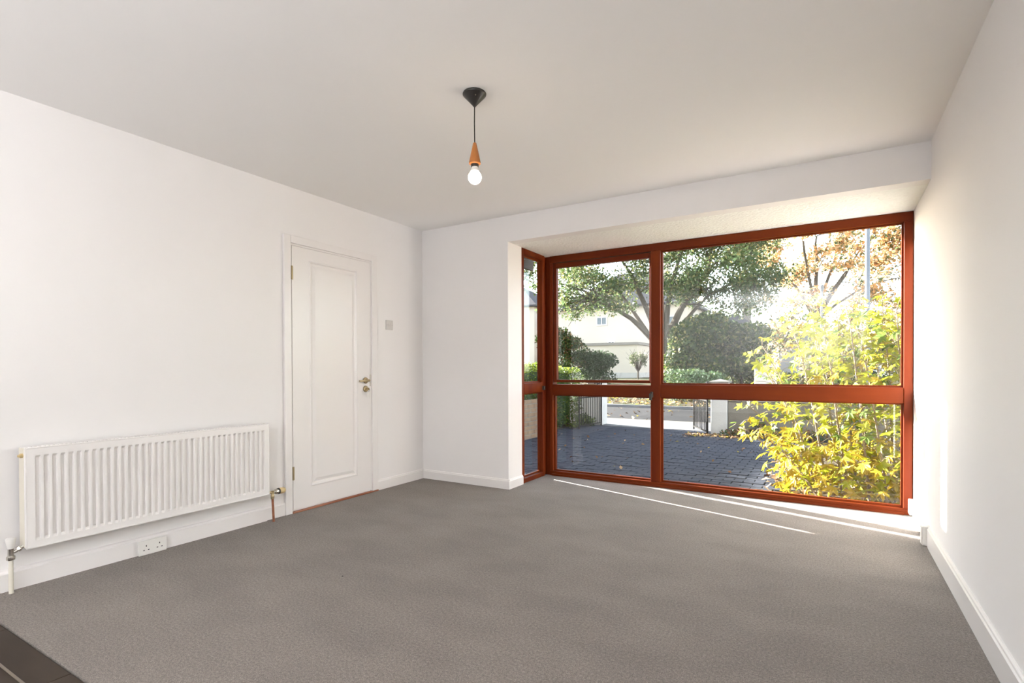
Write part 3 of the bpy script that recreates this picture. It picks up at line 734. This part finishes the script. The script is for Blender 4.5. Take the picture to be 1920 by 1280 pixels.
# vase-shaped small tree in front of the garage
def vase():
    b = (-9.93, 31.3, .38); t = empty('vase_shaped_tree', b); tag(t, 'small vase-shaped tree in front of the cream garage wall', 'tree')
    obj('trunk', tube(NB(), [b, (b[0], b[1], .85)], [.06, .05], 8), 'bark', t)
    tw = NB(); rs = random.Random(2); tips = []
    for i in range(34):
        a = rs.uniform(0, 2*PI); r = rs.uniform(.25, .8); p = (b[0]+r*math.cos(a), b[1]+r*math.sin(a), rs.uniform(1.6, 2.3)); tips.append(p)
        limb(tw, (b[0], b[1], .82), p, .018, .006, i, .1, 4)
    obj('twigs', tw, 'twig', t, kind='stuff')
    leafcloud('foliage', blob_points([(((p[0]*.6+b[0]*.4), (p[1]*.6+b[1]*.4), p[2]*.7+.8*.3), (.16, .16, .3)) for p in tips], 1500, 5, .1), .09, ['lf_dark2', 'lf_haze'], [.6, .4], t, 5, kind='stuff')
vase()
# hazy trees far behind on the right, and behind the left
shrub('hazy_tree', 'hazy tan trees far behind the orange tree on the right', (8, 58, .4), rc(41, 44, (2.0, 15), (55, 61), (1.5, 10.5), (1.2, 2.0)), 7000, .34, ['lf_haze', 'lf_peach', 'lf_maple2'], [.6, .15, .25], seed=41, cat='trees', hollow=.2)
shrub('hazy_tree', 'pale thin tree far behind between the evergreen and the orange tree', (-2.2, 59, .4), rc(42, 10, (-6, .5), (57, 62), (1.5, 5.2), (1.2, 1.8)), 1600, .34, ['lf_haze', 'lf_maple', 'lf_orange'], [.5, .25, .25], seed=42, cat='tree', hollow=.2)
shrub('autumn_shrub', 'tall russet and green shrubs across the road beyond the sapling', (1.5, 28.5, .1), rc(45, 32, (-2.8, 5.2), (27.4, 29.6), (.5, 3.3), (.7, 1.1)), 9000, .17, ['lf_peach', 'lf_maple2', 'lf_maple', 'lf_brown'], [.3, .3, .25, .15], seed=45, hollow=.3)
shrub('roadside_shrub', 'mottled green and russet shrub beyond the sapling on the verge', (.3, 22.5, -.05), rc(43, 12, (-1.8, 2.8), (22, 24), (.3, 1.7), (.5, .8)), 3200, .14, ['lf_maple2', 'lf_maple', 'lf_brown', 'lf_dark'], [.3, .3, .2, .2], seed=43)

# ------------------------------------------------------------------ hedge, walls, pillars and gates
def hedge():
    t = empty('hedge', (-5.1, 8, GZ)); tag(t, 'clipped green garden hedge with sunlit yellow top along the left of the driveway', 'hedge')
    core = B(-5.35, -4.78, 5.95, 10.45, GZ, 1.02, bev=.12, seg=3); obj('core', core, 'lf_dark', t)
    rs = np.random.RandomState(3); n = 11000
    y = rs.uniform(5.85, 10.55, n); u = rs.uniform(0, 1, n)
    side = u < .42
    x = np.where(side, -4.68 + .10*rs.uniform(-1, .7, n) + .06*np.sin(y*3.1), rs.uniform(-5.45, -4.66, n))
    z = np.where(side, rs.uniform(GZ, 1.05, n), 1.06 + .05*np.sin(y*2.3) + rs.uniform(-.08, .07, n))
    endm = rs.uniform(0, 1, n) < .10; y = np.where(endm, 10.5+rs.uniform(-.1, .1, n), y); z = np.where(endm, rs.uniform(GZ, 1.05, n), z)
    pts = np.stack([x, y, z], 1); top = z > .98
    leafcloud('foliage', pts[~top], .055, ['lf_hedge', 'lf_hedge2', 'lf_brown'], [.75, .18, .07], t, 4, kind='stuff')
    leafcloud('sunlit_top_foliage', pts[top], .055, ['lf_hedge2', 'lf_hedge'], [.75, .25], t, 5, kind='stuff')  # sunlit top put into the colour with mostly yellow leaves
hedge()
def brick_wall():
    x0, x1, y0, y1 = -4.52, -4.43, 5.8, 8.62
    w = empty('brick_wall', (x0, (y0+y1)/2, GZ)); tag(w, 'low buff brick edging wall seen through the side window', 'wall')
    obj('mortar', B(x0+.004, x1-.004, y0+.004, y1-.004, GZ, GZ+.66), 'mortar', w)
    pr = None
    for r in range(9):
        y = y0 - (.11 if r % 2 else 0)
        while y < y1-.02:
            a, b = max(y, y0), min(y+.212, y1)
            if b-a > .05: obj('brick', B(x0, x1+random.uniform(-.002, .003), a+.004, b-.004, GZ+r*.075+.006, GZ+r*.075+.069, bev=.003), 'brick', w)
            y += .22
brick_wall()
def pillar(label, x0, x1, y0, y1, zt, cat='pillar', capz=.05, name='gate_pillar'):
    p = empty(name, ((x0+x1)/2, (y0+y1)/2, GZ)); tag(p, label, cat)
    obj('shaft', B(x0, x1, y0, y1, GZ, zt-capz, bev=.01), 'render', p)
    bm = NB(); e = .025; lo = [(x0-e, y0-e), (x1+e, y0-e), (x1+e, y1+e), (x0-e, y1+e)]
    a = [bm.verts.new((x, y, zt-capz)) for x, y in lo]; b = [bm.verts.new((x, y, zt-capz+.03)) for x, y in lo]; c = bm.verts.new(((x0+x1)/2, (y0+y1)/2, zt+.02))
    bm.faces.new(a[::-1])
    for k in range(4): bm.faces.new((a[k], a[(k+1) % 4], b[(k+1) % 4], b[k])); bm.faces.new((b[k], b[(k+1) % 4], c))
    obj('cap', bm, 'oldrender', p)
pillar('white rendered gate pillar at the end of the hedge', -4.52, -4.18, 10.68, 11.0, .80)
pillar('white gate pillar at the start of the low wall', -1.86, -1.58, 10.12, 10.45, .84)
pillar('tall white pillar end behind the sapling leaves', -1.22, -.86, 10.9, 11.2, 1.10)
fw_ = empty('boundary_wall', (-5.6, 10.8, GZ)); tag(fw_, 'white boundary wall behind the hedge and left gate', 'wall')
obj('render_face', B(-9, -4.53, 10.72, 10.92, GZ, .66, bev=.008), 'render', fw_)
bw = empty('boundary_wall', (0, 10.3, GZ)); tag(bw, 'low weathered cream boundary wall right of the gates', 'wall')
obj('render_face', B(-1.575, 5.0, 10.17, 10.38, GZ, .46, bev=.008), 'oldrender', bw)
obj('coping', B(-1.575, 5.0, 10.14, 10.41, .462, .505, bev=.01), 'roofline', bw)
def gate(label, hinge, end, zt0, zt1):
    h, e = Vector(hinge), Vector(end); d = e-h; L = d.length; a = math.atan2(d.y, d.x)
    g = empty('gate', (h.x, h.y, GZ), a); tag(g, label, 'gate', 'wrought iron driveway gates')
    z0, = (.06,)
    def arc(t): return zt0 + (zt1-zt0)*t + .10*math.sin(PI*t)*-1
    obj('hinge_post', tube(NB(), [(0, 0, .0), (0, 0, zt0+.05)], .018, 8), 'iron', g, local=True)
    obj('latch_post', tube(NB(), [(L, 0, .0), (L, 0, zt1+.03)], .015, 8), 'iron', g, local=True)
    for zz in (z0, .62): obj('rail', B(0, L, -.008, .008, zz-.012, zz+.012), 'iron', g, local=True)
    obj('rail', tube(NB(), [(L*t, 0, arc(t)) for t in np.linspace(0, 1, 9)], .010, 6), 'iron', g, local=True)
    for k in range(1, 10):
        t = k/10
        b = tube(NB(), [(L*t, 0, z0), (L*t, 0, arc(t)+.05)], .0075, 6); _lathe(b, Vector((L*t, 0, arc(t)+.045)), Vector((0, 0, 1)), [(0, .007), (.012, .013), (.04, 0)], 6)
        obj('bar', b, 'iron', g, local=True)
gate('left wrought iron gate standing open beside the hedge', (-4.17, 10.62, 0), (-4.31, 9.78, 0), .95, .85)
gate('right wrought iron gate swung out in front of the pillar', (-1.90, 10.02, 0), (-2.32, 10.88, 0), .92, .84)

# ivy and weeds, leaf litter
rs = np.random.RandomState(8)
iv = empty('ivy_clump', (-4.3, 10.4, GZ)); tag(iv, 'dark ivy growing at the foot of the left gate', 'plant')
leafcloud('foliage', blob_points([((-4.46, 10.35, -.02), (.12, .30, .14)), ((-4.32, 10.42, -.05), (.10, .18, .10)), ((-4.44, 9.9, -.08), (.10, .3, .08))], 600, 3, .3), .055, ['lf_hedge', 'lf_dark', 'lf_hedge2'], [.5, .3, .2], iv, 3, kind='stuff')
wd = empty('weed_clump', (-1.2, 10.0, GZ)); tag(wd, 'green weeds and dead leaves at the foot of the low wall', 'plant')
leafcloud('foliage', blob_points([((-1.4, 9.98, -.10), (.3, .12, .10)), ((-.9, 9.98, -.08), (.35, .12, .14)), ((-1.05, 10.02, .08), (.14, .08, .07)), ((-.3, 10, -.08), (.4, .12, .14))], 900, 5, .2), .06, ['lf_brown', 'lf_blue', 'lf_hedge'], [.55, .25, .2], wd, 9, kind='stuff')
def litter(name, label, x, y, n, size, z, seed, dens=None):
    r_ = np.random.RandomState(seed); X = r_.uniform(*x, n); Y = r_.uniform(*y, n)
    Z = np.array([z(a, b) if callable(z) else z for a, b in zip(X, Y)]) + .012
    tag(leafcloud(name, np.stack([X, Y, Z], 1), size, ['lf_brown', 'lf_gold', 'lf_peach'], [.6, .15, .25], None, seed, flat=1.0), label, 'leaves', None, 'stuff')
litter('fallen_leaves', 'brown fallen leaves scattered along the far roadside verge', (-14, 4), (16.9, 21), 2600, .12, lambda a, b: ter(a, b)+.01, 51)
litter('fallen_leaves', 'few pale fallen leaves on the dark road', (-9, 1), (12.4, 16.6), 110, .12, GZ-.055, 52)
litter('fallen_leaves', 'scattered dry leaves on the blue driveway paving', (-4.4, -.4), (6, 9.9), 60, .06, GZ+.004, 53)
litter('fallen_leaves', 'drift of dry leaves by the right gate', (-2.25, -1.2), (9.6, 10.1), 260, .06, GZ+.01, 54)
litter('fallen_leaves', 'yellow and brown leaves under the sapling', (-.6, 1.4), (4.95, 7.5), 700, .09, GZ+.025, 55)

# ------------------------------------------------------------------ houses across the road
def hip_roof(bm, x0, x1, y0, y1, z, h, o=.4):
    x0 -= o; x1 += o; y0 -= o; y1 += o; w = min(x1-x0, y1-y0)/2; ym = (y0+y1)/2; xm = (x0+x1)/2
    a = [bm.verts.new(p) for p in ((x0, y0, z), (x1, y0, z), (x1, y1, z), (x0, y1, z))]
    b = [bm.verts.new((p.co.x, p.co.y, z+.14)) for p in a]
    if x1-x0 >= y1-y0: r = [bm.verts.new((x0+w, ym, z+h)), bm.verts.new((x1-w, ym, z+h))]; fs = ((b[0], b[1], r[1], r[0]), (b[1], b[2], r[1]), (b[2], b[3], r[0], r[1]), (b[3], b[0], r[0]))
    else: r = [bm.verts.new((xm, y0+w, z+h)), bm.verts.new((xm, y1-w, z+h))]; fs = ((b[0], b[1], r[0]), (b[1], b[2], r[1], r[0]), (b[2], b[3], r[1]), (b[3], b[0], r[0], r[1]))
    for f in fs: bm.faces.new(f)
    bm.faces.new(a[::-1])
    for k in range(4): bm.faces.new((a[k], a[(k+1) % 4], b[(k+1) % 4], b[k]))
    return bm
def hwindow(parent, x0, x1, y, z0, z1):
    f = NB(); t = .08
    box(f, x0, x1, y-.06, y+.02, z0, z0+t); box(f, x0, x1, y-.06, y+.02, z1-t, z1); box(f, x0, x0+t, y-.06, y+.02, z0+t, z1-t); box(f, x1-t, x1, y-.06, y+.02, z0+t, z1-t); box(f, (x0+x1)/2-.03, (x0+x1)/2+.03, y-.05, y+.01, z0+t, z1-t)
    w = obj('window', f, 'gloss', parent); obj('pane', B(x0+t, x1-t, y-.015, y-.005, z0+t, z1-t), 'winglass', w)
h1 = empty('house', (-14, 43, .3)); tag(h1, 'large cream rendered house with hipped grey roof beyond the maple', 'house')
obj('wall', B(-19.3, -9.2, 40, 47.5, 0, 5.85), 'housewall', h1); obj('roof', hip_roof(NB(), -19.3, -9.2, 40, 47.5, 5.85, 3.3), 'roof', h1)
obj('chimney', B(-12.2, -11.2, 43.2, 44.0, 7.2, 10.2), 'housewall', h1)
hwindow(h1, -16.1, -15.2, 40, 4.5, 5.2); hwindow(h1, -10.9, -9.9, 40, 3.9, 5.0); hwindow(h1, -15.15, -14.55, 40, 2.85, 3.25)
h2 = empty('garage', (-13.5, 37, .3)); tag(h2, 'flat-roofed cream garage in front of the cream house', 'garage')
obj('wall', B(-17, -10.85, 34, 39.6, 0, 2.62), 'housewall', h2); obj('roof_cap', B(-17.1, -10.75, 33.9, 39.7, 2.62, 2.80), 'roofline', h2)
obj('plinth', B(-17.02, -10.83, 33.97, 39.6, 0, .78), 'render', h2)
h3 = empty('house', (-8, 45, .3)); tag(h3, 'pale grey house with dark roof behind the evergreens', 'house')
obj('wall', B(-8.1, -4.7, 43, 49, 0, 3.75), 'bluewall', h3); obj('roof', hip_roof(NB(), -8.1, -4.7, 43, 49, 3.75, 1.7), 'roof', h3); obj('chimney', B(-6.0, -5.4, 45.5, 46.2, 4.6, 6.2), 'roofline', h3)
hwindow(h3, -5.2, -4.6, 43, 2.3, 3.3)
h4 = empty('house', (-1, 50, .3)); tag(h4, 'low pale bungalow half hidden by the sapling', 'house')
obj('wall', B(-3.4, 1.5, 46, 52, 0, 2.9), 'bluewall', h4); obj('roof', hip_roof(NB(), -3.4, 1.5, 46, 52, 2.9, 1.3), 'roof', h4)
reflection_house = empty('house', (-26, 44, .3)); tag(reflection_house, 'added cream house standing in for a pale reflection in the narrow side window', 'house')
obj('wall', B(-30, -21.8, 40, 47, 0, 6.4), 'housewall', reflection_house); obj('roof', hip_roof(NB(), -30, -21.8, 40, 47, 6.4, 2.6), 'roof', reflection_house); hwindow(reflection_house, -24, -23, 40, 4.2, 5.3)  # added house; its pale wall stands in for a reflection in the side pane
# white van parked on the right
def van():
    v = empty('van', (3.0, 33.3, .28)); tag(v, 'white van parked beyond the sapling at the right edge of the window', 'van')
    prof = [(-1.9, .35), (2.3, .35), (2.35, 1.05), (1.75, 1.25), (1.25, 1.95), (1.0, 2.05), (-1.85, 2.05), (-1.95, 1.9)]
    bm = NB(); a = [bm.verts.new((3.0+x, 32.5, .28+z)) for x, z in prof]; b = [bm.verts.new((3.0+x, 34.3, .28+z)) for x, z in prof]
    for k in range(len(prof)): bm.faces.new((a[k], a[(k+1) % len(prof)], b[(k+1) % len(prof)], b[k]))
    bm.faces.new(a[::-1]); bm.faces.new(b)
    obj('body', bm, 'car', v); obj('side_window', B(3.95, 4.5, 32.47, 32.5, 1.50, 1.98, bev=.02), 'winglass', v)
    for x in (1.8, 4.5): obj('wheel', lathe(NB(), (x, 32.45, .60), (0, 1, 0), [(0, .3), (.02, .33), (.2, .33)], 18), 'tyre', v)
van()
# lamp posts
def post(label, x, y, z0, h, r, arm):
    p = empty('street_lamp', (x, y, z0)); tag(p, label, 'lamp')
    if arm < 0:
        obj('pole', tube(NB(), [(x, y, z0), (x, y, z0+1), (x, y, z0+h)], [r*1.3, r, r*.8], 10), 'lamp_grey', p, smooth=True)
        obj('head', lathe(NB(), (x, y, z0+h), (0, 0, 1), [(0, r), (.05, r*1.5), (.3, r*1.7), (.36, r*.6)], 10), 'lamp_grey', p); return
    obj('pole', tube(NB(), [(x, y, z0), (x, y, z0+1.2), (x, y, z0+1.25), (x, y, z0+h)], [r*1.4, r*1.4, r, r*.8], 12), 'lamp_grey', p, smooth=True)
    obj('arm', tube(NB(), [(x, y, z0+h), (x-.2*arm, y-.2, z0+h+.25), (x-.9*arm, y-.6, z0+h+.35)], r*.6, 8), 'lamp_grey', p, smooth=True)
    obj('head', B(x-1.5*arm, x-.85*arm, y-.75, y-.5, z0+h+.28, z0+h+.42, bev=.05, seg=2) if arm > 0 else B(x-.85*arm, x-1.5*arm, y-.75, y-.5, z0+h+.28, z0+h+.42, bev=.05, seg=2), 'lamp_grey', p)
post('tall grey lamp post on the verge behind the sapling', .91, 18.1, -.13, 8.4, .068, 1)
post('short pale lamp post in front of the orange tree', -.40, 34.8, .42, 5.0, .07, -1)

# ------------------------------------------------------------------ board screen beside the bay, added out of view to cut the sun into stripes
def sun_stripe_screen():
    g = empty('sun_stripe_screen', (-3.4, 4.8, GZ)); tag(g, 'added out-of-view screen of timber boards beside the bay, shaping the sun stripes', 'gate')
    # board edges along y, with narrow gaps between the boards
    edges = [(4.30, 4.46), (4.462, 4.614), (4.767, 4.855), (4.882, 5.06), (5.062, 5.24)]
    for a, b in edges: obj('board', B(-3.42, -3.40, a, b, GZ, 2.75), 'board', g)
    # the middle board is cut away to shape the sun stripe on the right wall
    obj('board', B(-3.42, -3.40, 4.616, 4.765, GZ, 1.43), 'board', g); obj('board', B(-3.42, -3.40, 4.616, 4.765, 2.07, 2.75), 'board', g)
    obj('cover_strip', B(-3.40, -3.39, 4.845, 4.892, 1.01, 2.75), 'board', g)
    obj('rail', B(-3.46, -3.42, 4.30, 5.24, .02, .10), 'board', g); obj('rail', B(-3.46, -3.42, 4.30, 5.24, 2.3, 2.4), 'board', g)
sun_stripe_screen()

# ------------------------------------------------------------------ sycamore sapling outside the big pane
def leaf_mesh(name, mk, curl, seed):
    rs = random.Random(seed)
    # palmate outline: five pointed lobes, local +Y is the tip direction, unit size
    lobes = [(0, .62), (52, .55), (104, .36)]
    pts = [(-.03, -.06)]
    def P(a, r): a = math.radians(a); return (math.sin(a)*r, math.cos(a)*r)
    right = [P(138, .16), P(104, .40), P(80, .25), P(62, .44), P(50, .58), P(36, .40), P(24, .30), P(12, .46), P(0, .64)]
    pts = [(0, -.04)] + right + [(-x, y) for x, y in right[-2::-1]]
    v = [(0, .02, 0)]
    for x, y in pts:
        r2 = x*x+y*y; z = -curl*r2 + .10*abs(x) + rs.uniform(-.02, .02)
        v.append((x, y, z))
    n = len(pts); f = [(0, 1+k, 1+(k+1) % n) for k in range(n)]
    # petiole
    b = len(v); v += [(-.012, -.04, 0), (.012, -.04, 0), (.010, -.42, -.10), (-.010, -.42, -.10)]; f.append((b, b+1, b+2, b+3))
    me = bpy.data.meshes.new(name); me.from_pydata(v, [], f); me.materials.append(M[mk])
    return me
def sapling():
    t = empty('sycamore_sapling', (.25, 5.8, GZ)); tag(t, 'many-stemmed sycamore sapling with sunlit yellow-green leaves outside the big pane', 'shrub')
    rs = random.Random(77)
    meshes = [(leaf_mesh('leaf', mk, c, i), mk) for i, (mk, c) in enumerate([('lf_yg', .35), ('lf_yg', .7), ('lf_gold', .5), ('lf_green', .4), ('lf_gold', .9), ('lf_yg', .1)])]
    sites = []
    # bases and tops of the stems (x, y, height)
    stems = [((-.10, 5.75), (-.62, 6.25), 1.45), ((.0, 5.6), (-.36, 6.1), 1.72), ((.10, 5.9), (-.22, 6.4), 1.95), ((.15, 5.5), (-.05, 5.9), 1.62), ((.22, 5.8), (.02, 6.2), 1.80),
             ((.30, 5.5), (.10, 5.8), 1.78), ((.35, 5.9), (.28, 6.3), 1.75), ((.42, 5.4), (.22, 5.7), 1.60), ((.50, 5.7), (.42, 6.0), 1.85), ((.55, 5.4), (.50, 5.6), 1.70),
             ((.65, 5.8), (.62, 6.2), 1.80), ((.75, 5.5), (.78, 5.8), 1.80), ((.85, 5.9), (.95, 6.3), 1.75), ((.20, 6.3), (-.25, 6.9), 1.70), ((.55, 6.4), (.35, 7.0), 1.80), ((.95, 5.3), (1.1, 5.5), 1.6),
             ((-.05, 5.35), (-.55, 5.55), .55), ((-.15, 6.0), (-.75, 6.15), .80), ((-.1, 6.2), (-.70, 6.6), 1.30), ((-.2, 5.6), (-.80, 5.85), .62), ((-.12, 5.9), (-.55, 6.3), 1.15), ((.3, 5.6), (.2, 6.0), 1.3), ((.6, 5.5), (.7, 5.9), 1.3)]
    for i, (b, e, h) in enumerate(stems):
        bm = NB(); pp = limb(bm, (b[0], b[1], GZ), (e[0], e[1], GZ+h), .011, .004, 900+i, .05, 8)
        obj('stem', bm, 'stem', t, smooth=True)
        tw = NB()
        steps = int(h/.062)
        for k in range(1, steps+1):
            f = k/steps; q = pp[min(int(f*8), 7)].lerp(pp[min(int(f*8)+1, 8)], f*8-int(f*8)) if f < 1 else pp[-1]
            a0 = k*1.57 + rs.uniform(-.4, .4)
            for s in (0, PI):
                a = a0+s; L = rs.uniform(.10, .30)*(1.15-f*.6)
                p = q + Vector((math.cos(a)*L, math.sin(a)*L, L*.35+rs.uniform(-.03, .05)))
                if rs.random() < .93: sites.append((p, a, f, i)); tube(tw, [q, q.lerp(p, .5)+Vector((0, 0, .02)), p], [.003, .0025, .002], 4)
                if rs.random() < .45:
                    p2 = q + Vector((math.cos(a+.5)*L*.6, math.sin(a+.5)*L*.6, L*.5)); sites.append((p2, a+.5, f, i))
        obj('side_twigs', tw, 'stem', t, kind='stuff')
    # ground-level growth
    for k in range(300):
        p = Vector((rs.uniform(-.45, 1.05), rs.uniform(5.15, 6.0), GZ+rs.uniform(.05, .5)))
        sites.append((p, rs.uniform(0, 6.28), 0, 99))
    cam = Vector((0, 0, 1.06))
    def seen(p): r = p.x/p.y; return -.16 < r < .11
    vis = sorted([s for s in sites if seen(s[0])], key=lambda s: (s[0]-cam).length)
    part = set(id(s) for s in vis[:300])
    print('sapling leaves', len(sites), len(vis))
    inv = world_of(t).inverted()
    sv, sf, sm = [], [], []
    for s in sites:
        p, a, f, i = s
        # leaf tip points outwards and droops; its upper face leans to the light on the left
        tip = Vector((math.cos(a), math.sin(a), rs.uniform(-.9, .1))).normalized()
        up = (Vector((-.45, -.25, .75)) + Vector((rs.gauss(0, .45), rs.gauss(0, .45), rs.gauss(0, .35)))).normalized()
        x = tip.cross(up).normalized(); z = x.cross(tip).normalized()
        sc = rs.uniform(.075, .140)*(1.1 if f < .9 else .75)
        m3 = Matrix((x, tip, z)).transposed() * sc
        low = p.z < .45
        w = rs.random()
        ch = ([0, 1, 2, 2, 4, 4, 5] if low else [0, 0, 1, 5, 3, 2, 5])[int(w*7)]
        me, mk = meshes[ch]
        if id(s) in part:
            o = bpy.data.objects.new('leaf', me); COL.objects.link(o); o.parent = t
            mm = m3.to_4x4(); mm.translation = inv @ p; o.matrix_local = mm
        else:
            b = len(sv); mm = m3
            for v in me.vertices: sv.append(tuple(inv @ (mm @ v.co + p)))
            for q in me.polygons: sf.append(tuple(b+k for k in q.vertices)); sm.append(('lf_yg', 'lf_gold', 'lf_green').index(mk))
    me = bpy.data.meshes.new('foliage'); me.from_pydata(sv, [], sf)
    for m_ in ('lf_yg', 'lf_gold', 'lf_green'): me.materials.append(M[m_])
    me.polygons.foreach_set('material_index', sm)
    o = bpy.data.objects.new('foliage', me); COL.objects.link(o); o.parent = t; o['kind'] = 'stuff'
sapling()
